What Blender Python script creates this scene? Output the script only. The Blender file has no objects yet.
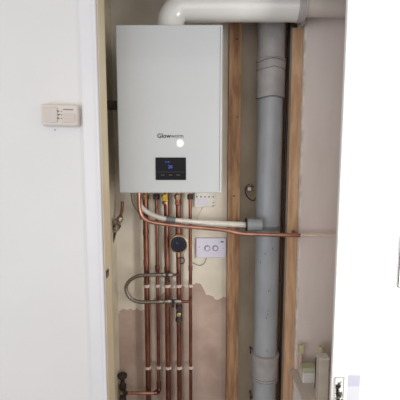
import bpy, bmesh, math, random
from mathutils import Vector, Matrix
random.seed(7)
PI = math.pi
C = bpy.context.scene.collection
F = 370.0; TH = math.radians(6.38); ZC = 1.5
ct, st = math.cos(TH), math.sin(TH)

def P(px, py, Y):
    """world point seen at (px,py) of the survey photo at real depth Y"""
    dx = (px-200)/F; dv = (200-py)/F
    t = Y/(ct+dv*st)
    return Vector((t*dx, Y, ZC+t*(-st+dv*ct)))
def X(px, py, Y): return P(px, py, Y).x
def Z(py, Y): return P(200, py, Y).z

# ------------------------------------------------------------ materials
def lin(c):
    return tuple(((v/255)/12.92 if v/255 <= .04045 else ((v/255+.055)/1.055)**2.4) for v in c)+(1,)
def mat(name, c1, c2=None, scale=8, rough=.5, metal=0, bump=0, bscale=60, coat=0, stretch=None, detail=5, lo=.35, hi=.65, emit=None, spec=None):
    m = bpy.data.materials.new(name); m.use_nodes = True
    nt = m.node_tree; b = nt.nodes['Principled BSDF']
    b.inputs['Roughness'].default_value = rough; b.inputs['Metallic'].default_value = metal
    if coat: b.inputs['Coat Weight'].default_value = coat; b.inputs['Coat Roughness'].default_value = .03
    if spec is not None: b.inputs['Specular IOR Level'].default_value = spec
    tc = nt.nodes.new('ShaderNodeTexCoord'); mp = nt.nodes.new('ShaderNodeMapping')
    nt.links.new(tc.outputs['Object'], mp.inputs['Vector'])
    if stretch: mp.inputs['Scale'].default_value = stretch
    if c2 is None: c2 = tuple(v*.94 for v in c1)
    n = nt.nodes.new('ShaderNodeTexNoise'); n.inputs['Scale'].default_value = scale; n.inputs['Detail'].default_value = detail
    nt.links.new(mp.outputs[0], n.inputs['Vector'])
    r = nt.nodes.new('ShaderNodeValToRGB')
    r.color_ramp.elements[0].position = lo; r.color_ramp.elements[1].position = hi
    r.color_ramp.elements[0].color = lin(c1); r.color_ramp.elements[1].color = lin(c2)
    nt.links.new(n.outputs['Fac'], r.inputs[0]); nt.links.new(r.outputs[0], b.inputs['Base Color'])
    if bump:
        n2 = nt.nodes.new('ShaderNodeTexNoise'); n2.inputs['Scale'].default_value = bscale; n2.inputs['Detail'].default_value = 4
        nt.links.new(mp.outputs[0], n2.inputs['Vector'])
        bp = nt.nodes.new('ShaderNodeBump'); bp.inputs['Strength'].default_value = bump; bp.inputs['Distance'].default_value = .004
        nt.links.new(n2.outputs['Fac'], bp.inputs['Height']); nt.links.new(bp.outputs[0], b.inputs['Normal'])
    if emit:
        b.inputs['Emission Color'].default_value = lin(emit[0]); b.inputs['Emission Strength'].default_value = emit[1]
    return m
def woodmat(name, c1, c2, c3):
    m = mat(name, c1, c2, scale=6, rough=.75, bump=.35, bscale=30, stretch=(9, 9, .9), lo=.38, hi=.62)
    nt = m.node_tree; b = nt.nodes['Principled BSDF']; r = b.inputs['Base Color'].links[0].from_node
    tc = nt.nodes['Texture Coordinate']
    n = nt.nodes.new('ShaderNodeTexNoise'); n.inputs['Scale'].default_value = 7; n.inputs['Detail'].default_value = 2
    mp = nt.nodes.new('ShaderNodeMapping'); mp.inputs['Scale'].default_value = (2.5, 2.5, 1.0)
    nt.links.new(tc.outputs['Object'], mp.inputs[0]); nt.links.new(mp.outputs[0], n.inputs['Vector'])
    rr = nt.nodes.new('ShaderNodeValToRGB'); rr.color_ramp.elements[0].position = .56; rr.color_ramp.elements[1].position = .7
    rr.color_ramp.elements[0].color = (0, 0, 0, 1); rr.color_ramp.elements[1].color = (.8, .8, .8, 1)
    mx = nt.nodes.new('ShaderNodeMixRGB'); mx.inputs['Color2'].default_value = lin(c3)
    nt.links.new(n.outputs['Fac'], rr.inputs[0]); nt.links.new(rr.outputs[0], mx.inputs['Fac'])
    nt.links.new(r.outputs[0], mx.inputs['Color1']); nt.links.new(mx.outputs[0], b.inputs['Base Color'])
    return m
def braidmat():
    m = bpy.data.materials.new('braided_steel'); m.use_nodes = True
    nt = m.node_tree; b = nt.nodes['Principled BSDF']; b.inputs['Metallic'].default_value = .9; b.inputs['Roughness'].default_value = .38
    tc = nt.nodes.new('ShaderNodeTexCoord')
    w = nt.nodes.new('ShaderNodeTexVoronoi'); w.inputs['Scale'].default_value = 330
    nt.links.new(tc.outputs['Object'], w.inputs['Vector'])
    r = nt.nodes.new('ShaderNodeValToRGB'); r.color_ramp.elements[0].color = lin((176, 164, 150)); r.color_ramp.elements[1].color = lin((84, 74, 68))
    nt.links.new(w.outputs['Distance'], r.inputs[0]); nt.links.new(r.outputs[0], b.inputs['Base Color'])
    bp = nt.nodes.new('ShaderNodeBump'); bp.inputs['Strength'].default_value = .5; bp.inputs['Distance'].default_value = .001
    nt.links.new(w.outputs['Distance'], bp.inputs['Height']); nt.links.new(bp.outputs[0], b.inputs['Normal'])
    return m
M = dict(
 wall=mat('white_wall_emulsion', (226, 224, 223), (222, 220, 219), 2.5, .6, bump=.06, bscale=90),
 trim=mat('white_satin_trim', (228, 226, 227), (222, 220, 223), 4, .35),
 lining=mat('yellowed_gloss', (250, 234, 200), (242, 224, 186), 7, .35, stretch=(4, 4, .8)),
 side=mat('side_wall_dull', (222, 212, 190), (204, 194, 172), 9, .8, bump=.1),
 paint=mat('cream_paint', (222, 213, 198), (204, 194, 176), 5, .7, bump=.1, bscale=50, detail=7),
 plaster=mat('bare_pink_plaster', (190, 167, 154), (160, 137, 124), 5, .85, bump=.2, bscale=40, detail=8),
 damp=mat('damp_plaster', (168, 150, 134), (150, 130, 116), 9, .85, bump=.1),
 recess=mat('recess_plaster', (212, 196, 174), (184, 168, 146), 6, .85, bump=.2, stretch=(1, 1, .6), detail=7),
 board=mat('plasterboard_face', (234, 221, 214), (224, 211, 204), 3, .55, bump=.05, stretch=(3, 3, .6)),
 edge=mat('plasterboard_edge', (240, 232, 224), (214, 200, 188), 20, .8),
 wood1=woodmat('dark_softwood', (176, 138, 102), (132, 96, 66), (138, 92, 66)),
 wood2=woodmat('pale_softwood', (208, 172, 138), (184, 146, 112), (186, 144, 112)),
 flue=mat('flue_white', (226, 224, 218), (220, 218, 212), 5, .22, coat=.5),
 fluebeige=mat('flue_beige', (214, 204, 194), (208, 198, 188), 5, .4),
 boiler=mat('boiler_white', (185, 187, 187), (182, 184, 184), 3, .4, coat=.45, spec=.15),
 boiler_side=mat('boiler_side_white', (216, 216, 210), (206, 206, 200), 3, .3),
 black=mat('black_glass', (18, 18, 22), (14, 14, 18), 3, .3, spec=.12),
 blackp=mat('black_plastic', (30, 28, 28), (22, 20, 20), 12, .45),
 dark=mat('dark_metal', (74, 64, 58), (52, 44, 40), 40, .5, metal=.4),
 ink=mat('dark_print', (40, 40, 42), None, 3, .5),
 ink2=mat('grey_print', (96, 98, 98), None, 3, .5),
 glow=mat('blue_display_glow', (60, 80, 200), None, 3, .4, emit=((110, 120, 250), .2)),
 glow2=mat('dim_print', (92, 84, 84), None, 3, .4),
 soil=mat('grey_soil_plastic', (168, 171, 175), (152, 156, 161), 9, .32, detail=8, stretch=(1, 1, .5)),
 soil2=mat('pale_grey_collar', (176, 172, 170), (158, 154, 154), 14, .35, detail=6),
 solvent=mat('dirty_seam', (120, 112, 106), (96, 90, 86), 30, .7),
 copper=mat('aged_copper', (152, 100, 82), (98, 62, 52), 26, .36, metal=.85, stretch=(1, 1, .5), detail=6),
 copperb=mat('bright_copper', (200, 152, 132), (170, 120, 102), 18, .28, metal=.8, detail=6),
 copperp=mat('pale_pipe', (240, 220, 205), (232, 206, 190), 18, .4, metal=.1),  # lighter tone than the other copper, for the pipe end and hook
 brass=mat('brass', (206, 176, 128), (150, 122, 84), 30, .32, metal=.85),
 oldbrass=mat('worn_brass', (190, 172, 150), (74, 58, 48), 70, .4, metal=.7, detail=6),
 chrome=mat('nickel_plate', (170, 160, 150), (110, 98, 90), 60, .3, metal=.9),
 yellow=mat('yellow_plastic', (226, 186, 50), (200, 158, 34), 30, .4),
 plastic=mat('white_plastic', (232, 230, 226), (222, 220, 214), 12, .4),
 condensate=mat('offwhite_pipe', (224, 218, 208), (206, 200, 190), 18, .42),
 greyp=mat('grey_plastic', (120, 122, 124), (104, 106, 108), 20, .4),
 alarm=mat('cream_plastic', (216, 206, 196), (210, 200, 190), 12, .4),
 alarm2=mat('cream_plastic_inset', (206, 196, 188), (200, 190, 182), 12, .4),
 plate=mat('lavender_white_plate', (206, 202, 216), (200, 196, 210), 12, .3),
 clip=mat('clip_white', (214, 200, 188), (196, 178, 166), 30, .6),
 blue=mat('dark_blue_dial', (36, 36, 52), (28, 28, 42), 8, .35, spec=.2),
 dialink=mat('dial_print', (120, 116, 130), None, 8, .4),
 cable_w=mat('white_cable', (206, 200, 190), None, 20, .5),
 cable_g=mat('grey_cable', (150, 146, 144), (130, 126, 124), 20, .5),
 cable_green=mat('green_cable', (120, 126, 96), None, 20, .5),
 door=mat('white_gloss_door', (250, 249, 246), (247, 246, 243), 2, .35),
 yellowcap=mat('yellow_cap', (204, 194, 158), (196, 186, 148), 20, .4),
 tub=mat('tub_white', (220, 216, 212), None, 20, .4), tublid=mat('tub_lid_green', (186, 188, 160), None, 20, .4),
 pinkneck=mat('pinkish_plastic', (206, 174, 160), None, 20, .4),
 box=mat('pale_box', (206, 196, 182), (196, 186, 172), 20, .5),
 shelf=mat('shelf_paint', (208, 198, 190), (200, 190, 182), 10, .5),
 leaf1=mat('print_dark', (92, 94, 84), (150, 150, 138), 120, .6), paper=mat('paper_white', (246, 245, 242), None, 20, .6),
 frameg=mat('thin_grey_frame', (196, 192, 188), None, 20, .5), framek=mat('thin_black_frame', (58, 56, 58), None, 20, .4),
 lav=mat('lavender_paper', (190, 191, 207), (187, 188, 204), 8, .6), lavl=mat('pale_grey_paper', (214, 215, 220), (206, 207, 212), 8, .6),
 floor=mat('grey_carpet', (172, 174, 186), (152, 154, 166), 90, .95, bump=.5, bscale=300),
)
M['braid'] = braidmat()

# ------------------------------------------------------------ mesh helpers
def box(bm, a, b, bev=0, seg=2):
    a = Vector(a); b = Vector(b)
    lo = Vector((min(a[i], b[i]) for i in range(3))); hi = Vector((max(a[i], b[i]) for i in range(3)))
    r = bmesh.ops.create_cube(bm, size=1)
    for v in r['verts']:
        v.co = Vector((lo[i]+(v.co[i]+.5)*(hi[i]-lo[i]) for i in range(3)))
    if bev:
        es = list({e for v in r['verts'] for e in v.link_edges})
        bmesh.ops.bevel(bm, geom=es, offset=bev, segments=seg, affect='EDGES', profile=.5)
def smooth(pts, n=8):
    pts = [Vector(p) for p in pts]
    if len(pts) < 3: return pts
    q = [2*pts[0]-pts[1]]+pts+[2*pts[-1]-pts[-2]]; out = []
    for i in range(1, len(q)-2):
        a, b, c, d = q[i-1:i+3]
        for k in range(n):
            t = k/n
            out.append(.5*((2*b)+(c-a)*t+(2*a-5*b+4*c-d)*t*t+(3*b-a-3*c+d)*t**3))
    return out+[pts[-1]]
def tube(bm, pts, r, seg=20, radii=None):
    pts = [Vector(p) for p in pts]; n = len(pts); rings = []; up = None
    for i, p in enumerate(pts):
        t = (pts[min(i+1, n-1)]-pts[max(i-1, 0)]).normalized()
        if up is None:
            up = Vector((0, 1, 0)) if abs(t.y) < .9 else Vector((1, 0, 0))
        up = (up-t*up.dot(t)).normalized(); s = t.cross(up)
        rr = radii[i] if radii else r
        rings.append([bm.verts.new(p+(up*math.cos(2*PI*k/seg)+s*math.sin(2*PI*k/seg))*rr) for k in range(seg)])
    for a, b in zip(rings, rings[1:]):
        for k in range(seg): bm.faces.new((a[k], a[(k+1) % seg], b[(k+1) % seg], b[k]))
    bm.faces.new(rings[0][::-1]); bm.faces.new(rings[-1])
def lathe(bm, c, axis, prof, seg=28):
    """prof: list of (distance along axis, radius) from centre c"""
    c = Vector(c); a = Vector(axis).normalized()
    pts = [c+a*d for d, r in prof]
    u = Vector((0, 0, 1)) if abs(a.z) < .9 else Vector((1, 0, 0))
    u = (u-a*u.dot(a)).normalized(); s = a.cross(u); rings = []
    for (d, r), p in zip(prof, pts):
        r = max(r, 1e-4)
        rings.append([bm.verts.new(p+(u*math.cos(2*PI*k/seg)+s*math.sin(2*PI*k/seg))*r) for k in range(seg)])
    for x, y in zip(rings, rings[1:]):
        for k in range(seg): bm.faces.new((x[k], x[(k+1) % seg], y[(k+1) % seg], y[k]))
    bm.faces.new(rings[0][::-1]); bm.faces.new(rings[-1])
def prism(bm, pts2, Y0, Y1):
    """polygon in the XZ plane extruded in Y"""
    f = [bm.verts.new((x, Y0, z)) for x, z in pts2]; b = [bm.verts.new((x, Y1, z)) for x, z in pts2]
    n = len(f); bm.faces.new(f); bm.faces.new(b[::-1])
    for k in range(n): bm.faces.new((f[k], b[k], b[(k+1) % n], f[(k+1) % n]))
ORI = {}
def obj(name, bm, m, parent=None, flat=False, origin=None):
    bmesh.ops.recalc_face_normals(bm, faces=bm.faces)
    if parent is not None: o0 = ORI[parent.name]
    elif origin is not None: o0 = Vector(origin)
    else:
        cs = [v.co for v in bm.verts]
        o0 = Vector(((min(c.x for c in cs)+max(c.x for c in cs))/2, (min(c.y for c in cs)+max(c.y for c in cs))/2, min(c.z for c in cs)))
    bmesh.ops.translate(bm, vec=-o0, verts=bm.verts)
    me = bpy.data.meshes.new(name); bm.to_mesh(me); bm.free()
    me.materials.append(M[m] if isinstance(m, str) else m)
    if not flat:
        for p in me.polygons: p.use_smooth = True
        me.set_sharp_from_angle(angle=math.radians(38))
    o = bpy.data.objects.new(name, me); C.objects.link(o)
    if parent is not None:
        o.parent = parent
    else: o.location = o0
    if not flat:
        wn = o.modifiers.new('weighted', 'WEIGHTED_NORMAL'); wn.keep_sharp = True
    ORI[o.name] = o0
    return o
def thing(name, label, cat, loc, group=None):
    o = bpy.data.objects.new(name, None); C.objects.link(o); o.empty_display_size = .05
    o.location = loc; o['label'] = label; o['category'] = cat
    if group: o['group'] = group
    ORI[o.name] = Vector(loc)
    return o
def tag(o, label, cat, group=None):
    o['label'] = label; o['category'] = cat
    if group: o['group'] = group
    return o
def sub(name, bm, m, part, label=None):
    # sub-part: its parent part shares the thing's origin, so the local frame is the same
    root = part.parent
    o = obj(name, bm, m, root); o.parent = part
    if label: o['label'] = label
    return o
def struct(name, bm, m):
    o = obj(name, bm, m, flat=True, origin=(0, 0, 0)); o['kind'] = 'structure'; return o
B = bmesh.new
def bx(a, b, bev=0, seg=2):
    bm = B(); box(bm, a, b, bev, seg); return bm
def tb(pts, r, seg=20, radii=None):
    bm = B(); tube(bm, pts, r, seg, radii); return bm
def lt(c, axis, prof, seg=28):
    bm = B(); lathe(bm, c, axis, prof, seg); return bm
def text(name, s, size, loc, m, parent, thick=.0003, root=None, align='LEFT', bold=0, normal=None):
    cu = bpy.data.curves.new('txt', 'FONT'); cu.body = s; cu.size = size; cu.extrude = thick; cu.offset = bold
    cu.align_x = align; cu.align_y = 'CENTER'
    t = bpy.data.objects.new('txt', cu); C.objects.link(t)
    bpy.context.view_layer.update()
    me = bpy.data.meshes.new_from_object(t.evaluated_get(bpy.context.evaluated_depsgraph_get()))
    bpy.data.objects.remove(t)
    bm = B(); bm.from_mesh(me)
    Rm = Matrix.Rotation(PI/2, 4, 'X')
    bmesh.ops.transform(bm, matrix=Matrix.Translation(loc) @ Rm, verts=bm.verts)
    if root is not None: return sub(name, bm, m, parent)
    return obj(name, bm, m, parent)

# ------------------------------------------------------------ room shell
YF = 1.28; YB = 1.80; YR = 1.93
XJ = X(97.5, 10, YF)                  # left door lining
XL = X(110.5, 10, YB)                 # left inner wall
XS1 = X(228.7, 110, 1.76); XS1b = X(241, 110, 1.76)
XS2 = X(290, 130, 1.75); XS2b = X(300.3, 130, 1.75)
XBR = XS2b+.0005                      # plasterboard left edge
XRI = .80
HX = X(347.6, 10, YF-.022)                 # hinge edge of the open door
struct('floor', bx((-2.0, -2.4, -.05), (2.0, 2.1, 0)), 'floor')
bm = B(); box(bm, (-2.0, YF, 0), (XJ-.03, YF+.10, 2.4)); box(bm, (XJ-.03, YF, 2.15), (HX+.06, YF+.10, 2.4))
box(bm, (HX+.08, YF, 0), (2.0, YF+.10, 2.4)); struct('wall_front', bm, 'wall')
struct('wall_left', bx((XL-.06, YF+.10, 0), (XL, YR+.05, 2.4)), 'side')
XE = X(226.6, 110, YB)
XE = XS1-.0008
struct('wall_back', bx((XL, YB, 0), (XE, YR+.05, 2.4)), 'plaster')
struct('wall_recess', bx((XE, YR, 0), (XRI, YR+.05, 2.4)), 'recess')
struct('wall_side', bx((XRI, YF+.10, 0), (XRI+.05, YR+.05, 2.4)), 'board')
struct('ceiling', bx((XL-.06, YF+.1, 2.4), (XRI+.05, YR+.05, 2.45)), 'wall')
# cream coat of paint over the bare plaster, with its ragged lower edge
edge = [(112, 318), (118, 318.5), (119.5, 311), (123, 309), (127, 310), (131, 308.5), (134, 310), (137, 308), (141, 311), (145, 309),
        (149, 303), (154, 299), (160, 296), (166, 291), (173, 288), (182, 286), (188, 287), (191.5, 286), (196, 283), (201, 284), (204, 289.5), (206.5, 295), (209, 294.5), (212.5, 296),
        (215.5, 299.5), (220, 299), (223, 297), (228.5, 297)]
pts = []
for i, (a, b) in enumerate(zip(edge, edge[1:])):
    for k in range(3):
        t = k/3; j = random.uniform(-.5, .5)
        pts.append((a[0]+(b[0]-a[0])*t, a[1]+(b[1]-a[1])*t+j))
pts.append(edge[-1])
poly = [(min(max(X(p[0], p[1], YB), XL+.0005), XE-.0005), Z(p[1], YB)) for p in pts]
poly = [p for p in poly if XL+.002 < p[0] < XE-.002]; poly = [(XL+.0005, poly[0][1])]+poly+[(XE-.0005, poly[-1][1])]
bm = B(); yf_, yb_ = YB-.0015, YB-.0001
poly.sort(key=lambda p: p[0])
cols = [[bm.verts.new((x, y, z)) for y, z in ((yf_, zz), (yf_, 2.4), (yb_, 2.4), (yb_, zz))] for x, zz in poly]
for a, b in zip(cols, cols[1:]):
    for k in range(4): bm.faces.new((a[k], a[(k+1) % 4], b[(k+1) % 4], b[k]))
bm.faces.new(cols[0]); bm.faces.new(cols[-1][::-1])
pc = struct('trim_1', bm, 'paint')

# architrave and door lining (left), header
bm = B()
xa, xb = X(79.5, 10, YF), XJ-.001
box(bm, (xa, YF-.012, 0), (xb, YF, 2.2), .003)
box(bm, (xb-.012, YF-.020, 0), (xb, YF-.004, 2.2), .005, 3)
box(bm, (xa, YF-.012, 2.15), (HX+.05, YF, 2.22), .003)
struct('trim_2', bm, 'trim')
bm = B()
box(bm, (XJ-.03, YF+.0002, 0), (XJ, YF+.094, 2.15), .002)
struct('trim_3', bm, 'lining')
bm = B(); box(bm, (HX+.045, YF, 0), (HX+.08, YF+.10, 2.15), .002); struct('trim_4', bm, 'lining')

# right-hand plasterboard face (with its torn pale edge)
bm = B(); yb0, yb1 = 1.722, 1.75
box(bm, (XBR+.004, yb0, 0), (XRI, yb1, 2.4)); struct('wall_right', bm, 'board')
bm = B()
zz = 0.0; sections = []
rings = []
while zz < 2.4:
    w = .0045+random.uniform(-.0015, .0022); rings.append((zz, w)); zz += .03
fv = []
for z, w in rings:
    fv.append([bm.verts.new((XBR, yb0-.001, z)), bm.verts.new((XBR+.0035+w, yb0-.001, z)), bm.verts.new((XBR+.0035+w, yb0+.0, z)), bm.verts.new((XBR+.0, yb1, z))])
for a, b in zip(fv, fv[1:]):
    for k in range(4): bm.faces.new((a[k], a[(k+1) % 4], b[(k+1) % 4], b[k]))
bm.faces.new(fv[0]); bm.faces.new(fv[-1])
struct('trim_5', bm, 'edge')

# closed white door leaf on the right
dirv = Vector((1, 0, 0)); nrm = Vector((0, -1, 0))      # closed leaf, facing the room
H0 = Vector((HX, YF-.022, 0))
def DP(u, z, off=0): return H0+dirv*u+nrm*off+Vector((0, 0, z))
def dbox(bm, u0, u1, z0, z1, o0, o1):
    vs = [bm.verts.new(DP(u, z, o)) for u in (u0, u1) for z in (z0, z1) for o in (o0, o1)]
    for f in ((0, 1, 3, 2), (4, 6, 7, 5), (0, 4, 5, 1), (2, 3, 7, 6), (0, 2, 6, 4), (1, 5, 7, 3)): bm.faces.new([vs[i] for i in f])
def hitdoor(px, py):
    a = P(px, py, 1.0)-Vector((0, 0, ZC)); o = Vector((0, 0, ZC))
    t = (H0-o).dot(nrm)/a.dot(nrm); q = o+a*t
    return (q-H0).dot(dirv), q.z
bm = B(); dbox(bm, 0, .70, .01, 2.13, -.018, 0)
bmesh.ops.bevel(bm, geom=bm.edges[:], offset=.002, segments=2, affect='EDGES')
struct('door_1', bm, 'door')

# ------------------------------------------------------------ boiler
x0, x1 = X(115.2, 30, 1.44), X(222.8, 30, 1.44)
z1, z0 = Z(24.5, 1.44), Z(193, 1.44)
bo = thing('boiler', 'white wall-hung combination boiler with small black display, above the copper pipes', 'boiler', ((x0+x1)/2, 1.63, z0))
obj('casing', bx((x0+.003, 1.468, z0+.004), (x1-.003, YB-.0016, z1-.003), .004), 'boiler_side', bo)
fp = obj('front_panel', bx((x0, 1.44, z0), (x1, 1.466, z1), .005, 3), 'boiler', bo)
sub('panel_edge', bx((x1-.010, 1.4392, z0+.008), (x1-.0085, 1.441, z1-.008)), 'ink2', fp)
dx0, dx1 = X(155.6, 169, 1.44), X(186, 169, 1.44); dz1, dz0 = Z(157.5, 1.44), Z(180, 1.44)
dp = obj('display', bx((dx0, 1.4365, dz0), (dx1, 1.4410, dz1), .0012), 'black', bo)
cx = X(170.5, 165, 1.44)
text('display_digits', '20', .017, (cx-.001, 1.4362, Z(167, 1.44)), 'glow', dp, root=1, align='CENTER')
text('display_text', '21:45', .008, (cx-.012, 1.4362, Z(162, 1.44)), 'glow', dp, root=1, align='CENTER')
bm = B()
for k in range(3): box(bm, (cx-.045+k*.03+.008, 1.4360, Z(175, 1.44)-.001), (cx-.045+k*.03+.022, 1.4368, Z(175, 1.44)+.001))
sub('display_buttons', bm, 'glow2', dp)
sub('button_divider', bx((dx0+.006, 1.4361, Z(172, 1.44)), (dx1-.006, 1.4368, Z(172, 1.44)+.0006)), 'glow2', dp)
lg = text('logo', 'Glow', .0232, (X(157.2, 136, 1.44), 1.4397, Z(136, 1.44)), 'ink', bo, bold=.0006)
text('logo', '-worm', .0200, (X(169.3, 136, 1.44), 1.4397, Z(136, 1.44)), 'ink2', bo, bold=.0004)
# inlets under the casing
for px in (127, 134): bm = B(); lathe(bm, (X(px, 195, 1.62), 1.62, z0+.006), (0, 0, -1), [(0, .010), (.010, .010), (.012, .006), (.020, .006)], 16); obj('inlet_fitting', bm, 'dark', bo)
for px in (200, 205, 211): bm = B(); lathe(bm, (X(px, 195, 1.58), 1.58, z0+.006), (0, 0, -1), [(0, .006), (.012, .006), (.013, .003), (.018, .003)], 16); obj('cable_gland', bm, 'dark', bo)

# flue: rises out of the boiler, elbow, then horizontal to the right
YFl = 1.60; rF = .056
zf = Z(7.5, YFl); xe = X(176, 8, YFl)
fl = thing('flue_pipe', 'large white flue pipe running right across the top from the boiler', 'pipe', (xe, YFl, z1))
path = []
xr = X(171, 22, YFl)
R = .062
path = [Vector((xr, YFl, z1-.0035)), Vector((xr, YFl, zf-R+.004))]
for k in range(1, 13):
    a = k/12*PI/2; path.append(Vector((xr+R*(1-math.cos(a)), YFl, zf-R+R*math.sin(a))))
path.append(Vector((X(304, 8, YFl), YFl, zf)))
bm = B(); tube(bm, path, rF, 40); obj('pipe', bm, 'flue', fl)
obj('collar', lt((xr, YFl, z1-.003), (0, 0, 1), [(0, rF+.002), (.004, rF+.002), (.005, rF+.0005)], 40), 'flue', fl)
xe2 = X(296.5, 8, YFl)
obj('joint_collar', lt((xe2, YFl, zf), (1, 0, 0), [(0, rF+.0005), (.002, rF+.0025), (.026, rF+.0025), (.030, rF-.002)], 40), 'soil2', fl)['label'] = 'greyish joint collar'
o = obj('pipe', lt((X(303, 8, YFl), YFl, zf+.008), (1, 0, 0), [(0, .045), (XRI-X(303, 8, YFl), .045)], 40), 'fluebeige', fl)
o['label'] = 'slimmer beige section of the flue beyond the joint'
obj('bracket', bx((X(298.5, 20, 1.70), 1.64, Z(27, 1.70)), (X(303.5, 20, 1.70), 1.722, Z(16, 1.70)), .004), 'soil2', fl)['label'] = 'grey bracket under the flue joint'

# ------------------------------------------------------------ studs
s1 = thing('timber_stud', 'dark stained upright timber stud between boiler wall and grey soil pipe', 'stud', ((XS1+XS1b)/2, 1.845, 0), 'upright timber studs')
obj('timber', bx((XS1, 1.76, 0), (XS1b, YR, 2.4), .002), 'wood1', s1)
s1['group'] = 'upright timber studs'
for py, px in ((39, 237), (117, 237.5), (196, 234)):
    q = P(px, py, 1.76); bm = B(); lathe(bm, (q.x, 1.7605, q.z), (0, -1, 0), [(0, .0045), (.0012, .0042), (.0016, .002)], 14); obj('screw_head', bm, 'dark', s1)
o = obj('timber_stud', bx((XS2, 1.75, 0), (XS2b, YR, Z(27.5, 1.75)), .002), 'wood2')
tag(o, 'pale upright timber stud right of the grey soil pipe, beside the plasterboard', 'stud', 'upright timber studs')

# ------------------------------------------------------------ soil pipe
YP = 1.80; rP = .0605
xp = X(268.6, 180, YP)
so = thing('soil_pipe', 'tall grey plastic soil pipe standing between the two timber studs', 'pipe', (xp, YP, 0))
zt = 2.4
obj('pipe', lt((xp, YP, 0), (0, 0, 1), [(0, rP), (2.4, rP)], 48), 'soil', so)
ztop = Z(97, 1.745); 
o = obj('collar', lt((xp, YP, ztop), (0, 0, 1), [(0, rP+.0055), (.01, rP+.0065), (.07, rP+.0065), (.12, rP+.0062), (.16, rP+.0085), (.175, rP+.0085), (.18, rP+.004), (.45, rP+.004)], 48), 'soil2', so)
o['label'] = 'pale grey upper collar with a taped joint'
for z, w in ((ztop+.002, .0022), (ztop+.166, .0028), (ztop+.130, .0014)):
    pts_ = [(xp+(rP+.0072)*math.cos(a), YP+(rP+.0072)*math.sin(a), z+.004*math.sin(3*a)+random.uniform(-.0015, .0015)) for a in [k/24*2*PI for k in range(24)]]
    pts_.append(pts_[0]); bm = B(); tube(bm, pts_, w, 8); sub('joint_seam', bm, 'solvent', o)
zb = Z(386, 1.745); zc1 = Z(358, 1.745)
o = obj('collar', lt((xp, YP, zb), (0, 0, 1), [(0, rP+.001), (.006, rP+.0075), (zc1-zb-.02, rP+.0075), (zc1-zb-.015, rP+.0105), (zc1-zb, rP+.0105), (zc1-zb+.006, rP+.001)], 48), 'soil2', so)
o['label'] = 'pale grey lower socket collar'
for z in (zb+.018, zb+.030):
    pts_ = [(xp+(rP+.0072)*math.cos(a), YP+(rP+.0072)*math.sin(a), z+random.uniform(-.001, .001)) for a in [k/24*2*PI for k in range(25)]]
    bm = B(); tube(bm, pts_, .0014, 8); sub('joint_seam', bm, 'solvent', o)
YC = 1.703
zbss = P(250, 224.6, YC).z
bs = obj('branch_boss', lt((X(246.5, 224, YC), YC, zbss), (1, 0, 0), [(0, .026), (.004, .029), (.03, .029), (.034, .027), (.07, .027)], 32), 'soil', so)
sub('rubber_seal', lt((X(246.3, 224, YC)-.004, YC, zbss), (1, 0, 0), [(0, .0305), (.006, .0305), (.007, .028)], 32), 'blackp', bs)
zs = Z(230, 1.74)
o = obj('strap', lt((xp, YP, zs), (0, 0, 1), [(-.008, rP+.001), (-.007, rP+.003), (.011, rP+.003), (.012, rP+.001)], 48), 'greyp', so)
bm = B()
for px, py in ((263, 251), (265, 310), (264, 313), (266, 306), (261, 368), (266, 287), (270, 246), (265, 345), (259, 260)):
    q = P(px, py, YP); dxp = q.x-xp; yy = YP-math.sqrt(max(rP**2-dxp**2, 0))-.0006
    tube(bm, [(q.x, yy, q.z-.004), (q.x+random.uniform(-.003, .003), yy, q.z+.006)], .0011, 6)
o = obj('scuff', bm, 'dark', so); o['kind'] = 'stuff'

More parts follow.
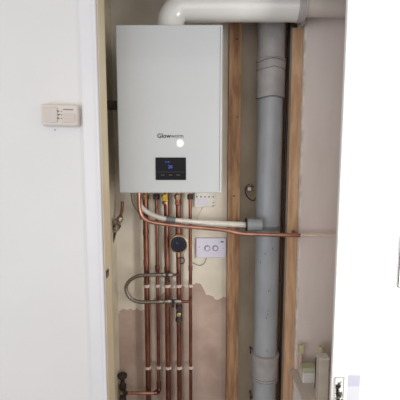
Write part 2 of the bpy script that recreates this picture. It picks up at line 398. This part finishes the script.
# ------------------------------------------------------------ copper pipes down the wall
GV = 'vertical copper pipes below the boiler'
YV = 1.745
def vx(px): return X(px, 320, YV)
specs = [(147.3, .0128, 'wide copper pipe down the wall, leftmost of the five uprights'),
         (158, .0095, 'slimmer copper pipe second from left, elbowing left near the bottom'),
         (167.7, .0130, 'wide middle copper pipe of the five, beneath the yellow gas valve'),
         (179, .0118, 'copper pipe carrying the round dark gauge'),
         (190.6, .0082, 'thin copper pipe, rightmost of the five uprights')]
vp = []
ztopv = z0+.0045
for i, (px, r, lab) in enumerate(specs):
    x = vx(px)
    zbot = 0.0
    if i == 1: zbot = Z(388, YV)
    t = thing('copper_pipe', lab, 'pipe', (x, YV, zbot), GV)
    if i == 1:
        yb2 = YV-.027; q = P(128, 393, yb2)
        pts_ = [Vector((x, YV, ztopv)), Vector((x, YV, Z(387, YV))), Vector((x-.002, YV-.008, Z(390.5, YV))), Vector((x-.012, yb2+.004, q.z)), Vector((x-.022, yb2, q.z)), Vector((q.x, yb2, q.z))]
        bm = B(); tube(bm, [pts_[0]]+smooth(pts_[1:-1], 5)+[pts_[-1]], .0075, 20); obj('pipe', bm, 'copper', t)
        bm = B(); tube(bm, smooth([Vector((x, YV, Z(382, YV))), Vector((x, YV, Z(387, YV))), Vector((x-.002, YV-.008, Z(390.5, YV))), Vector((x-.012, yb2+.004, q.z)), Vector((x-.020, yb2, q.z))], 5), .0110, 20)
        obj('elbow', bm, 'copper', t)
        obj('branch_pipe', tb([(q.x-.002, yb2, q.z), (x-.02, yb2, q.z)], .0079, 20), 'copperb', t)
    else:
        obj('pipe', tb([(x, YV, ztopv), (x, YV, zbot)], r, 24), 'copper', t)
    # compression nut at the top
    if i != 2:
        zn = Z(197, YV)
        nm = 'brass' if i in (0, 3) else 'dark'
        obj('compression_nut', lt((x, YV, zn), (0, 0, 1), [(-.012, r+.001), (-.010, r+.006), (.012, r+.006), (.014, r+.002)], 6), nm, t)
    # capillary couplings
    cps = {0: (232, 262), 1: (268,), 2: (270,), 3: (), 4: (268,)}[i]
    for py in cps:
        obj('coupling', lt((x, YV, Z(py, YV)), (0, 0, 1), [(-.013, r+.0006), (-.012, r+.002), (.012, r+.002), (.013, r+.0006)], 20), 'copper', t)
    vp.append(t)
# gas valve (yellow) on the middle pipe
t = vp[2]; x = vx(167.7)-.006; yv = YV
gv = obj('gas_valve', lt((x, yv, Z(199, YV)), (0, 0, 1), [(-.024, .012), (-.020, .016), (-.012, .016), (-.010, .012), (.006, .013), (.010, .018), (.022, .018)], 24), 'brass', t)
bm = B(); q = P(165, 197.5, YV-.03)
lathe(bm, (q.x, YV-.012, q.z), (0, -1, 0), [(0, .007), (.012, .007), (.014, .013), (.026, .013), (.028, .010)], 20)
box(bm, (q.x-.010, YV-.044, q.z-.017), (q.x+.012, YV-.034, q.z+.016), .004)
sub('valve_handle', bm, 'yellow', gv, 'yellow plastic handle')
# isolating valve at the very top of the gauge pipe
t = vp[3]; x = vx(179)
iv = obj('isolating_valve', lt((x, YV, Z(201, YV)), (0, 0, 1), [(-.02, .0125), (-.016, .0165), (-.006, .0165), (-.004, .013), (.010, .013), (.012, .0175), (.024, .0175)], 6), 'copper', t)
sub('valve_screw', lt((x, YV-.016, Z(196, YV)), (0, -1, 0), [(0, .007), (.004, .007), (.005, .004)], 16), 'chrome', iv)
obj('tee', lt((x, YV, Z(229, YV)), (0, 0, 1), [(-.024, .013), (-.022, .0155), (.022, .0155), (.024, .013)], 24), 'copper', t)
obj('compression_nut', lt((x, YV, Z(236, YV)), (0, 0, 1), [(-.012, .013), (-.010, .019), (.010, .019), (.012, .014)], 6), 'brass', t)
bm = B(); zz = Z(313, YV)
lathe(bm, (x, YV, zz), (0, 0, 1), [(-.045, .013), (-.042, .017), (-.026, .017), (-.022, .014), (.022, .014), (.026, .017), (.042, .017), (.045, .013)], 8)
dv_ = obj('drain_valve', bm, 'dark', t)
sub('valve_screw', lt((x, YV-.013, zz), (0, -1, 0), [(0, .010), (.012, .010), (.014, .007)], 20), 'brass', dv_)
# gauge
q = P(178.7, 243.8, YV-.03)
g = thing('pressure_gauge', 'round dark blue gauge with brass rim fixed on a copper pipe', 'gauge', (q.x, YV-.012, q.z))
lathe_c = (q.x, YV-.012, q.z)
obj('case', lt(lathe_c, (0, -1, 0), [(0, .030), (.004, .040), (.024, .042), (.026, .040)], 40), 'brass', g)
df = obj('dial_face', lt((q.x, YV-.036, q.z), (0, -1, 0), [(0, .0385), (.0045, .0385), (.0075, .034)], 40), 'blue', g)
bm = B()
for k in range(11):
    a = math.radians(-40+k*26); r1, r2 = .027, .031
    tube(bm, [(q.x+r1*math.cos(a), YV-.0440, q.z+r1*math.sin(a)), (q.x+r2*math.cos(a), YV-.0440, q.z+r2*math.sin(a))], .0005, 6)
sub('dial_marks', bm, 'dialink', df)
bm = B(); tube(bm, [(q.x, YV-.0445, q.z), (q.x-.012, YV-.0445, q.z+.012)], .0008, 6); sub('needle', bm, 'dialink', df)
obj('rim', lt((q.x, YV-.034, q.z), (0, -1, 0), [(-.002, .0385), (-.001, .0435), (.004, .0435), (.006, .0405), (.006, .0385)], 40), 'brass', g)
obj('drain_nipple', lt((q.x, YV-.03, q.z-.041), (0, 0, -1), [(0, .006), (.012, .008), (.022, .008), (.024, .005)], 6), 'brass', g)
hk = [P(a, b, YV-.032) for a, b in ((177.5, 257.5), (179.5, 258.5), (182, 257.5), (184, 259), (184, 262), (182, 263.6), (180.3, 262.8))]
obj('drain_tail', tb(smooth(hk, 5), .0027, 12), 'blackp', g)['label'] = 'black curled tail under the dial'

# ------------------------------------------------------------ filling loop
YL = 1.70
fb = P(165, 275, YL)
loop = thing('filling_loop', 'braided flexible filling loop bending left across the copper pipes', 'hose', tuple(P(125, 289, YL)))
h = [(166, 274.6), (155, 274.8), (146, 275), (138, 276), (131, 279.5), (126.6, 285), (126.3, 290.5), (129, 296.5), (134, 300.3), (141, 302), (150, 302), (160, 301.8), (166, 301.6)]
obj('hose', tb(smooth([P(a, b, YL) for a, b in h], 6), .0088, 20), 'braid', loop)
def fitting(y, xs, name, lever_x, tail):
    z = Z(y, YL); bm = B(); prof = []
    xA = X(xs[0], y, YL); xB = X(xs[1], y, YL); L = xB-xA
    prof = [(0, .008), (.002, .0105), (L*.25, .0105), (L*.27, .008), (L*.38, .008), (L*.4, .0125), (L*.55, .0125), (L*.57, .009), (L*.7, .009), (L*.72, .0118), (L, .0118)]
    f = obj('valve', lt((xA, YL, z), (1, 0, 0), prof, 8), 'chrome', loop)
    lx = X(lever_x, y, YL)
    bm = B(); lathe(bm, (lx, YL-.010, z), (0, -1, 0), [(0, .006), (.010, .006)], 12)
    box(bm, (lx-.0065, YL-.028, z-.020), (lx+.0065, YL-.018, z+.020), .003)
    sub('valve_handle', bm, 'blackp', f, 'small black lever')
    bm = B(); x2 = X(tail, y, YL)
    tube(bm, smooth([Vector((xB-.004, YL, z)), Vector((x2-.014, YL, z)), Vector((x2-.003, YL+.008, z)), Vector((x2, YV-.009, z))], 5), .0068, 16)
    obj('tail_pipe', bm, 'copper', loop)
fitting(275, (157, 173), 'upper', 167.3, 178.5)
fitting(301.5, (159, 181), 'lower', 173.5, 190)

# ------------------------------------------------------------ clips
names = ['leftmost', 'second from left', 'middle', 'fourth from left', 'rightmost']
def make_clip(px, py, r, lab, src=None):
    x = vx(px); z = Z(py, YV)
    if src is None or True:
        bm = B()
        lathe(bm, (x, YV, z), (0, 0, 1), [(-.0065, r+.0005), (-.0065, r+.0045), (.0065, r+.0045), (.0065, r+.0005)], 24)
        box(bm, (x-r*.8, YV+r-.001, z-.0065), (x+r*.8, YB-.0002, z+.0065))
        o = obj('pipe_clip', bm, 'clip', origin=(x, YV, z))
    tag(o, lab, 'pipe clip', 'white clips holding the vertical copper pipes')
rr_ = [s[1] for s in specs]; rr_[1] = .0078
for row, py in (('upper', 285.5), ('lower', 367)):
    for k, (px, r, _) in enumerate(specs):
        make_clip(px, py, rr_[k], 'white plastic clip on the %s vertical copper pipe, %s row' % (names[k], row))

# ------------------------------------------------------------ front pipes
YH = 1.665
# copper pipe crossing to the right
cpth = [(139, 184), (139, 200), (139.3, 208), (141, 214), (144.5, 218.6), (150, 221.5), (158, 223.2), (170, 224.8), (185, 226.3), (205, 228), (222, 229.8), (234, 232), (242, 233.5), (255, 234.2), (275, 234.7), (300, 235.2)]
rc = thing('copper_pipe', 'bright copper pipe bending under the boiler and crossing right over the soil pipe', 'pipe', tuple(P(150, 222, YH)))
kp = [P(a, b, YH) for a, b in cpth]; kp[0].z = z0+.0045; kp[0].x = kp[1].x; w = smooth(kp, 6)
obj('pipe', tb(w, .0096, 20), 'copperb', rc)
o = obj('pipe', tb([P(299.5, 235.2, YH), P(337, 235.0, YH)+Vector((.12, 0, 0))], .0082, 20), 'copperp', rc); o['label'] = 'pale end of the copper pipe in front of the plasterboard'
e1 = P(229, 230.9, YH); e2 = P(237, 232.8, YH)
obj('coupling', tb([e1, e2], .0112, 20), 'copperb', rc)
obj('wall_clip', bx((X(296, 235, YH), YH+.006, Z(236.8, YH)), (X(298.5, 235, YH), 1.75, Z(233.6, YH)), .001), 'copper', rc)
# white condensate waste
cw = [(137.5, 184), (137.8, 198), (140, 205), (144.5, 210), (150.5, 214), (158, 217), (166, 219), (176, 220.2), (200, 222.3), (225, 224), (247.5, 225)]
YW = 1.703
wp = thing('waste_pipe', 'off-white plastic waste pipe sloping from the boiler to the grey soil pipe', 'pipe', tuple(P(150, 214, YW)))
kp = [P(a, b, YW) for a, b in cw]; kp[0].z = z0+.0045; w = smooth(kp, 6)
obj('pipe', tb(w, .0115, 20), 'condensate', wp)
obj('coupling', tb([P(166.5, 219.1, YW), P(175.5, 220.1, YW)], .0142, 20), 'greyp', wp)['label'] = 'grey push-fit coupling'
obj('pipe', tb([P(205, 222.6, YW), P(246.8, 224.9, YW)], .0135, 20), 'condensate', wp)
# left stub and valve
YQ = 1.74
q = P(122.3, 203, YQ)
lp = thing('copper_pipe', 'short copper stub dropping into a worn valve at the left edge', 'pipe', tuple(P(119, 228, YQ)))
obj('pipe', tb([P(122.3, 201.5, YQ), P(122.2, 205, YQ), P(122, 211, YQ), P(120.4, 216, YQ), P(118.5, 219, YQ)], .0072, 18), 'copper', lp)
bm = B()
a, b = P(121, 216, YQ-.01), P(114.6, 232, YQ-.01)
d = (b-a); L = d.length
lathe(bm, a, d, [(0, .009), (L*.1, .016), (L*.3, .016), (L*.33, .012), (L*.5, .012), (L*.52, .018), (L*.75, .017), (L, .010)], 8)
v = obj('valve', bm, 'oldbrass', lp)
bm = B(); c_ = P(117.5, 222, YQ-.02)
lathe(bm, c_, (-.2, -1, .2), [(0, .009), (.012, .009), (.013, .015), (.022, .015), (.024, .010)], 10)
sub('valve_cap', bm, 'chrome', v, 'shiny worn cap')
bm = B(); tube(bm, [P(116, 229, YQ), P(113.8, 238, YQ), (X(112.5, 244, YQ)-.004, YQ, Z(246, YQ))], .006, 14); obj('tail_pipe', bm, 'dark', lp)
# bottom-left valve
bv = thing('stop_valve', 'dark old stop valve in the bottom left corner of the cupboard', 'valve', tuple(P(123, 410, YV)))
bm = B(); xx = X(122.8, 392, YV)
lathe(bm, (xx, YV, Z(392, YV)), (0, 0, 1), [(-.75, .011), (-.05, .011), (-.048, .017), (-.02, .017), (-.018, .013), (.018, .013), (.02, .018), (.04, .018), (.045, .012), (.062, .011)], 12)
body = obj('body', bm, 'dark', bv)
bm = B(); lathe(bm, (xx, YV, Z(376, YV)), (0, 0, 1), [(-.012, .008), (-.010, .020), (-.006, .024), (.008, .024), (.012, .019), (.014, .006)], 10)
obj('valve_handle', bm, 'dark', bv)
obj('side_nut', lt((xx+.008, YV-.027, Z(393, YV-.027)), (1, 0, 0), [(0, .014), (.016, .014), (.018, .009), (.024, .009)], 6), 'dark', bv)
obj('body_highlight_collar', lt((xx, YV, Z(391, YV)), (0, 0, 1), [(-.010, .0135), (-.009, .0155), (.009, .0155), (.010, .0135)], 12), 'brass', bv).name = 'highlight_ring'  # lighter brass band put in as the highlight on the dark body

# ------------------------------------------------------------ electrics on the back wall
a = P(196.3, 257, YB); b = P(226.2, 237.5, YB)
yw = YB-.0016
xb1 = min(b.x, XE-.001)
sw = thing('control_switch', 'pale lavender-white double control plate with two round knobs, left of the dark stud', 'switch', ((a.x+xb1)/2, yw, a.z))
obj('plate', bx((a.x, yw-.014, a.z), (xb1, yw, b.z), .003, 3), 'plate', sw)
for px in (207.3, 215.4):
    q = P(px, 248.3, YB-.02)
    k = obj('knob', lt((q.x, yw-.0135, q.z), (0, -1, 0), [(0, .0155), (.001, .0155), (.0015, .012), (.008, .011), (.010, .009)], 28), 'plate', sw)
    sub('knob_ring', lt((q.x, yw-.0140, q.z), (0, -1, 0), [(0, .0150), (.0012, .0150), (.0013, .0125)], 28), 'greyp', k)
bm = B(); q = P(222.3, 241.8, YB-.015); box(bm, (q.x-.008, yw-.0146, q.z-.003), (q.x+.006, yw-.0135, q.z+.003)); obj('maker_mark', bm, 'ink', sw)
for px, py in ((199.5, 247), (223.3, 248)):
    q = P(px, py, YB-.015); bm = B(); lathe(bm, (q.x, yw-.0135, q.z), (0, -1, 0), [(0, .0025), (.001, .0022)], 12); obj('fixing_screw', bm, 'greyp', sw)
cb = [P(206.5, 256.5, yw-.006), P(206, 260, yw-.008), P(203.5, 264, yw-.008), P(199.5, 265.5, yw-.006), P(195.5, 264, yw-.012), P(191, 262, YV-.012)]
o = obj('thermostat_cable', tb(smooth(cb, 6), .0018, 10), 'cable_g'); o.name = 'thin_cable'
tag(o, 'thin curved cable under the lavender-white control plate', 'cable')
a = P(194.5, 206.5, YB); b = P(215, 193.5, YB)
jb = thing('junction_box', 'small white junction box with label, just below the boiler casing', 'junction box', ((a.x+b.x)/2, yw, a.z))
obj('box', bx((a.x, yw-.016, a.z), (b.x, yw, b.z+.02), .003), 'condensate', jb)
obj('label_plate', bx((a.x+.012, yw-.0172, a.z+.008), (a.x+.060, yw-.0158, a.z+.040), .0005), 'plate', jb)
for k in range(5):
    q = P(197+k*4, 196.5, YB); bm = B(); lathe(bm, (q.x, yw-.016, q.z), (0, -1, 0), [(0, .0035), (.002, .003)], 12); obj('cable_hole', bm, 'dark', jb)
for k in range(2):
    q = P(213, 202+k*3.5, YB); bm = B(); lathe(bm, (q.x, yw-.016, q.z), (0, -1, 0), [(0, .003), (.002, .0025)], 12); obj('cable_hole', bm, 'dark', jb)
o = obj('thin_cable', tb(smooth([P(203.5, 206, yw-.004), P(201.5, 210, yw-.0016), P(199, 214, yw-.0016), P(198, 219, yw-.0016), P(198, 226, yw-.0016)], 6), .0018, 10), 'cable_w')
tag(o, 'thin pale cable hanging below the white junction box', 'cable')
o = obj('thin_cable', tb(smooth([P(130.5, 184, 1.73), P(131.3, 197, 1.73), P(133, 204, 1.73), P(136, 209, 1.75), P(139, 214, 1.77), P(141, 220, 1.7955)], 6), .0024, 10), 'cable_green')
tag(o, 'dull green earth cable under the boiler left corner', 'cable')

# cables beside the soil pipe
def wiggle(px, Y, amp, seed, mt, r, lab, top=14):
    random.seed(seed); pts_ = []; xx = X(px, 200, Y); z = 0
    ph = random.random()*6
    while z < Z(top, Y):
        pts_.append(Vector((xx+amp*math.sin(z*7+ph)+amp*.5*math.sin(z*17+ph*2), Y, z))); z += .06
    tag(obj('cable', tb(smooth(pts_, 3), r, 10), mt), lab, 'cable', 'cables running up beside the soil pipe')
wiggle(284.6, 1.80, .002, 3, 'blackp', .0055, 'black cable running up close beside the soil pipe')
wiggle(287.2, 1.775, .0008, 5, 'cable_g', .0034, 'grey cable between soil pipe and pale stud, right of the black one')

# recess bits
q = P(250, 190, 1.86)
br = thing('pipe_bracket', 'crumpled metal bracket with wire loop in recess left of the soil pipe', 'bracket', (q.x, YR, q.z-.03))
bm = B(); lathe(bm, (q.x+.0, YR, q.z+.004), (0, -1, 0), [(0, .016), (.006, .016), (.008, .008), (.05, .007), (.052, .013), (.064, .013), (.066, .009)], 10)
obj('stem', bm, 'chrome', br)
bm = B(); pp = [P(a, b, 1.86) for a, b in ((253.5, 187), (249, 184.5), (245.5, 188.5), (246, 194), (249.5, 199), (254, 200.5), (256, 197))]
tube(bm, smooth(pp, 5), .0030, 10); obj('wire_loop', bm, 'dark', br)
bm = B(); pp = [P(a, b, 1.855) for a, b in ((248.5, 193), (251.5, 195.5), (254.5, 193), (253, 190), (249.5, 183.5))]
tube(bm, smooth(pp, 5), .0024, 10); obj('wire_loop', bm, 'brass', br)
for py, px, lab in ((353.5, 251.8, 'small dark pipe bracket screw left of the lower soil pipe collar'), (399, 251.5, 'pale bracket screw at the bottom edge left of the soil pipe')):
    q = P(px, py, 1.86)
    o = obj('bracket_screw', lt((q.x, YR, q.z), (0, -1, 0), [(0, .004), (.055, .004), (.056, .009), (.062, .009), (.066, .006)], 12), 'dark' if py < 380 else 'chrome')
    tag(o, lab, 'screw')

# dark catch between door lining and boiler
q = P(112.5, 105, 1.60)
ca = thing('boiler_bracket', 'dark metal bracket in the gap left of the boiler casing', 'bracket', (q.x, 1.60, q.z-.02))
obj('plate', bx((XL, 1.56, Z(112, 1.6)), (XL+.003, 1.64, Z(97.5, 1.6)), .0005), 'dark', ca)
obj('arm', bx((XL+.003, 1.585, Z(110, 1.6)), (x0+.0028, 1.605, Z(101, 1.6)), .001), 'dark', ca)
# small catch on the edge of the door lining
zk = Z(274, 1.30)
kp_ = thing('latch_keeper', 'tiny dark metal latch keeper on the cream door lining, lower left', 'latch', (XJ, 1.305, zk))
obj('plate', bx((XJ-.0005, 1.290, zk-.013), (XJ+.0025, 1.322, zk+.013), .0006), 'dark', kp_)
obj('lip', bx((XJ-.0005, 1.290, zk-.007), (XJ+.008, 1.300, zk+.007), .002), 'chrome', kp_)
# ------------------------------------------------------------ CO alarm / thermostat on the left wall
a = P(41.8, 126.2, YF-.025); b = P(78.2, 104.0, YF-.025)
xc, zc = (a.x+b.x)/2, (a.z+b.z)/2; hw, hh = (b.x-a.x)/2, (b.z-a.z)/2
th = thing('alarm', 'cream carbon monoxide alarm with three small lights on the white left wall', 'alarm', (xc, YF, a.z))
rot = Matrix.Translation((xc, YF, zc)) @ Matrix.Rotation(math.radians(1.6), 4, 'Y') @ Matrix.Translation((-xc, -YF, -zc))
def R_(bm): bmesh.ops.transform(bm, matrix=rot, verts=bm.verts); return bm
YA = YF-.012 if False else YF
obj('housing', R_(bx((xc-hw, YF-.030, zc-hh), (xc+hw, YF, zc+hh), .009, 4)), 'alarm', th)
obj('cover', R_(bx((xc-hw+.010, YF-.034, zc-hh+.011), (xc+.0-.006, YF-.029, zc+hh-.012), .002)), 'alarm2', th)
gr = obj('speaker_panel', R_(bx((xc+.010, YF-.0325, zc-hh+.012), (xc+hw-.010, YF-.029, zc+hh-.030), .001)), 'alarm2', th)
obj('label_strip', R_(bx((xc+.012, YF-.0315, zc+hh-.0195), (xc+hw-.016, YF-.0298, zc+hh-.0165))), 'greyp', th)
for k in range(3):
    zz = zc+.012-k*.0115
    l_ = obj('indicator_light', R_(lt((xc-.003+(.002 if k == 1 else 0), YF-.0335, zz), (0, -1, 0), [(0, .0024), (.0012, .0022), (.002, .001)], 12)), 'dark', th)
    bm = B(); box(bm, (xc+.004, YF-.0305, zz-.0012), (xc+.0085, YF-.0298, zz+.0012)); obj('light_label', R_(bm), 'greyp', th)
q = P(55, 130, YF)
o = obj('screw_hole', lt((q.x, YF+.0005, q.z), (0, -1, 0), [(0, .0022), (.0012, .002)], 10), 'dark'); tag(o, 'tiny dark screw just beneath the cream alarm', 'screw')

# ------------------------------------------------------------ items on the small shelf, right
zsf = Z(381, 1.62)
sh = tag(obj('shelf', bx((.446, 1.40, zsf-.018), (XRI, 1.721, zsf), .002), 'shelf'), 'small grey painted shelf at bottom right against the plasterboard', 'shelf')
def lathe_z(x, y, prof): return lt((x, y, zsf), (0, 0, 1), prof, 28)
a = P(301.5, 381, 1.62); b = P(315, 370.5, 1.62)
tu = thing('plastic_tub', 'white plastic tub with pale green lid on the shelf beside pale stud', 'tub', ((a.x+b.x)/2, 1.62, zsf))
obj('tub', bx((a.x, 1.60, zsf), (b.x, 1.65, b.z), .004, 3), 'tub', tu)
obj('lid', bx((a.x-.001, 1.598, b.z), (b.x+.001, 1.652, Z(366, 1.62)), .004, 3), 'tublid', tu)
xq = X(301, 348, 1.685); zA = Z(353, 1.685); zB = Z(344.5, 1.685)
bt = thing('bottle', 'slim pinkish bottle with yellow cap behind the white tub', 'bottle', (xq, 1.685, zsf))
obj('body', lathe_z(xq, 1.685, [(0, .010), (.002, .011), (zA-zsf-.02, .011), (zA-zsf-.005, .007), (zA-zsf, .007)]), 'pinkneck', bt)
obj('cap', bx((xq-.012, 1.673, zA), (xq+.012, 1.697, zB), .003), 'yellowcap', bt)
xq = X(320.8, 350, 1.66); zA = Z(357, 1.66); zB = Z(346.5, 1.66)
bt = thing('bottle', 'bottle with pale yellow cap standing behind the tall cream box', 'bottle', (xq, 1.66, zsf))
obj('body', lathe_z(xq, 1.66, [(0, .020), (.003, .023), (zA-zsf-.03, .023), (zA-zsf-.006, .012), (zA-zsf, .012)]), 'box', bt)
obj('cap', lathe_z(xq, 1.66, [(zA-zsf, .016), (zA-zsf+.001, .017), (zB-zsf-.008, .017), (zB-zsf, .011)]), 'yellowcap', bt)
a = P(318, 400, 1.47); b = P(329.5, 358.5, 1.47)
cbx = thing('tall_box', 'tall narrow cream box with white rim at front of the shelf', 'box', ((a.x+b.x)/2, 1.49, zsf))
obj('body', bx((a.x, 1.47, zsf), (b.x, 1.51, b.z), .002), 'box', cbx)
obj('rim', bx((a.x-.001, 1.468, b.z-.006), (b.x+.001, 1.512, b.z+.001), .001), 'tub', cbx)
a = P(315.6, 382, 1.56); b = P(317.2, 359, 1.56)
o = obj('gap_shade', bx((a.x, 1.555, zsf), (b.x, 1.575, b.z), .001), 'blackp'); tag(o, 'narrow black upright strip as shade in the gap between white tub and cream box', 'strip')  # dark sliver stands in for the shade between tub and box

# ------------------------------------------------------------ things on the open door
u0, zt_ = hitdoor(334.5, 376.6); u1, _ = hitdoor(344, 376.6); _, zb_ = hitdoor(339, 408)
pic = thing('picture', 'small thin-framed print of a dark leafy plant low on the bright white door', 'picture', tuple(DP((u0+u1)/2, zb_, 0)))
bm = B(); dbox(bm, u0, u1, zb_, zt_, -.001, .003); obj('print', bm, 'paper', pic)
bm = B(); w = .0022
for (p, q_, r_, s_) in ((u0, u1, zt_-w, zt_), (u0, u1, zb_, zb_+w), (u0, u0+w, zb_, zt_), (u1-w, u1, zb_, zt_)): dbox(bm, p, q_, r_, s_, .003, .006)
obj('frame', bm, 'frameg', pic)
bm = B(); random.seed(11)
def leaf(bm, u, z, ang, L, W):
    n = 6; top = []; bot = []
    for k in range(n+1):
        t = k/n; wd = W*math.sin(PI*t)**.8 if 0 < t < 1 else 0
        cu, cz = u+L*t*math.cos(ang), z+L*t*math.sin(ang)
        top.append((cu-wd*math.sin(ang), cz+wd*math.cos(ang))); bot.append((cu+wd*math.sin(ang), cz-wd*math.cos(ang)))
    pl = top+bot[-2:0:-1]
    f = [bm.verts.new(DP(min(max(a_, u0+.003), u1-.003), b_, .0037)) for a_, b_ in pl]
    bm.faces.new(f)
uw = u1-u0; hz = zt_-zb_
for k in range(46):
    t = random.random(); cu = u0+uw*(.45+.12*math.sin(t*6))+random.uniform(-.2, .2)*uw*(1.1-t*.7); cz = zb_+hz*(.05+.72*t)
    leaf(bm, cu, cz, random.uniform(.2, 2.9), random.uniform(.010, .020), random.uniform(.0022, .005))
o = obj('leafy_plant', bm, 'leaf1', pic, flat=True)
u0, zt_ = hitdoor(348.5, 375); u1, _ = hitdoor(360, 375); _, zm = hitdoor(354, 386); u2, _ = hitdoor(366, 395); _, zb2 = hitdoor(350, 412)
nt_ = thing('leaflet', 'pale grey leaflet with lavender top block low on the bright white door', 'leaflet', tuple(DP((u0+u1)/2, zb2, .001)))
bm = B(); dbox(bm, u0, u1, zb2, zt_, -.001, .0015); obj('sheet', bm, 'lavl', nt_)
bm = B(); dbox(bm, u0, u1, zm, zt_, .0015, .0022); obj('header', bm, 'lav', nt_)
u0, _ = hitdoor(396.8, 286); _, zb_ = hitdoor(397, 287.0); _, zt_ = hitdoor(399, 236)
u1 = u0+.06
fr = thing('wall_frame', 'thin black-edged white frame at the right edge of the photo', 'frame', tuple(DP((u0+u1)/2, zb_, 0)))
bm = B(); dbox(bm, u0, u1, zb_, zt_, 0, .004); obj('panel', bm, 'paper', fr)
bm = B(); w = .0028; 
for (p, q_, r_, s_) in ((u0, u1, zt_-w, zt_), (u0, u1, zb_, zb_+w*.6), (u0, u0+w, zb_, zt_), (u1-w, u1, zb_, zt_)): dbox(bm, p, q_, r_, s_, .004, .008)
obj('border', bm, 'framek', fr)
u, z = hitdoor(382, 302)
hk = thing('hook', 'tiny faded copper hook on the bright white door', 'hook', tuple(DP(u, z, 0)))
bm = B(); tube(bm, smooth([DP(u, z, 0), DP(u, z, .008), DP(u+.004, z-.003, .013), DP(u+.005, z+.004, .016), DP(u+.003, z+.012, .016)], 5), .0014, 10)
obj('hook_wire', bm, 'copperp', hk)
bm = B(); dbox(bm, u-.012, u+.004, z-.003, z+.001, 0, .001); obj('base_plate', bm, 'copperp', hk)

# ------------------------------------------------------------ camera
cam = bpy.data.cameras.new('camera'); co = bpy.data.objects.new('camera', cam); C.objects.link(co)
cam.sensor_width = 36; cam.lens = 36*F/400; cam.clip_start = .02
co.location = (0, 0, ZC); co.rotation_euler = (PI/2-TH, 0, 0)
bpy.context.scene.camera = co

# ------------------------------------------------------------ light
def area(name, loc, target, sx, sy, power, col, spread=PI):
    l = bpy.data.lights.new(name, 'AREA'); l.shape = 'RECTANGLE'; l.size = sx; l.size_y = sy; l.energy = power; l.color = col; l.spread = spread
    o = bpy.data.objects.new(name, l); C.objects.link(o); o.location = loc
    o.rotation_euler = (Vector(target)-Vector(loc)).to_track_quat('-Z', 'Y').to_euler()
    return o
area('window_daylight', (-1.9, -1.1, 1.0), (0.3, 1.6, 1.2), 1.5, 1.5, 19, (.88, .94, 1))
area('room_fill', (-.1, -2.2, 1.55), (0.0, 1.6, 1.3), 3.6, 2.5, 30, (1, .98, .95))  # large soft fill added behind the camera to lift the cupboard interior
area('door_brightener', (1.55, -.1, 1.35), (.92, 1.28, 1.3), .4, 1.5, 9, (1, .985, .96), math.radians(68))  # unseen lamp added to bring the door leaf up to white
l = bpy.data.lights.new('highlight_bulb', 'POINT'); l.energy = 2.2; l.shadow_soft_size = .029; l.color = (1, .97, .93)  # small bulb near the camera, added for the round highlight on the boiler
o = bpy.data.objects.new('highlight_bulb', l); C.objects.link(o)
hp = P(180.3, 143.3, 1.44); d = (hp-Vector((0, 0, ZC))); d.y = -d.y; o.location = hp+d*1.25
w = bpy.data.worlds.new('World'); bpy.context.scene.world = w; w.use_nodes = True
bg = w.node_tree.nodes['Background']; bg.inputs[1].default_value = .62
nt = w.node_tree; tc = nt.nodes.new('ShaderNodeTexCoord'); sx = nt.nodes.new('ShaderNodeSeparateXYZ'); mr = nt.nodes.new('ShaderNodeMapRange'); cr = nt.nodes.new('ShaderNodeValToRGB')
mr.inputs['From Min'].default_value = -1
nt.links.new(tc.outputs['Generated'], sx.inputs[0]); nt.links.new(sx.outputs['Z'], mr.inputs['Value']); nt.links.new(mr.outputs[0], cr.inputs[0]); nt.links.new(cr.outputs[0], bg.inputs[0])
cr.color_ramp.elements[0].position = .3; cr.color_ramp.elements[1].position = .75
cr.color_ramp.elements[0].color = (.92, .94, 1.12, 1); cr.color_ramp.elements[1].color = (1.0, .93, .80, 1)
sc = bpy.context.scene
sc.view_settings.view_transform = 'Standard'; sc.view_settings.look = 'None'; sc.view_settings.exposure = 0; sc.view_settings.gamma = 1
sc.view_settings.use_curve_mapping = False
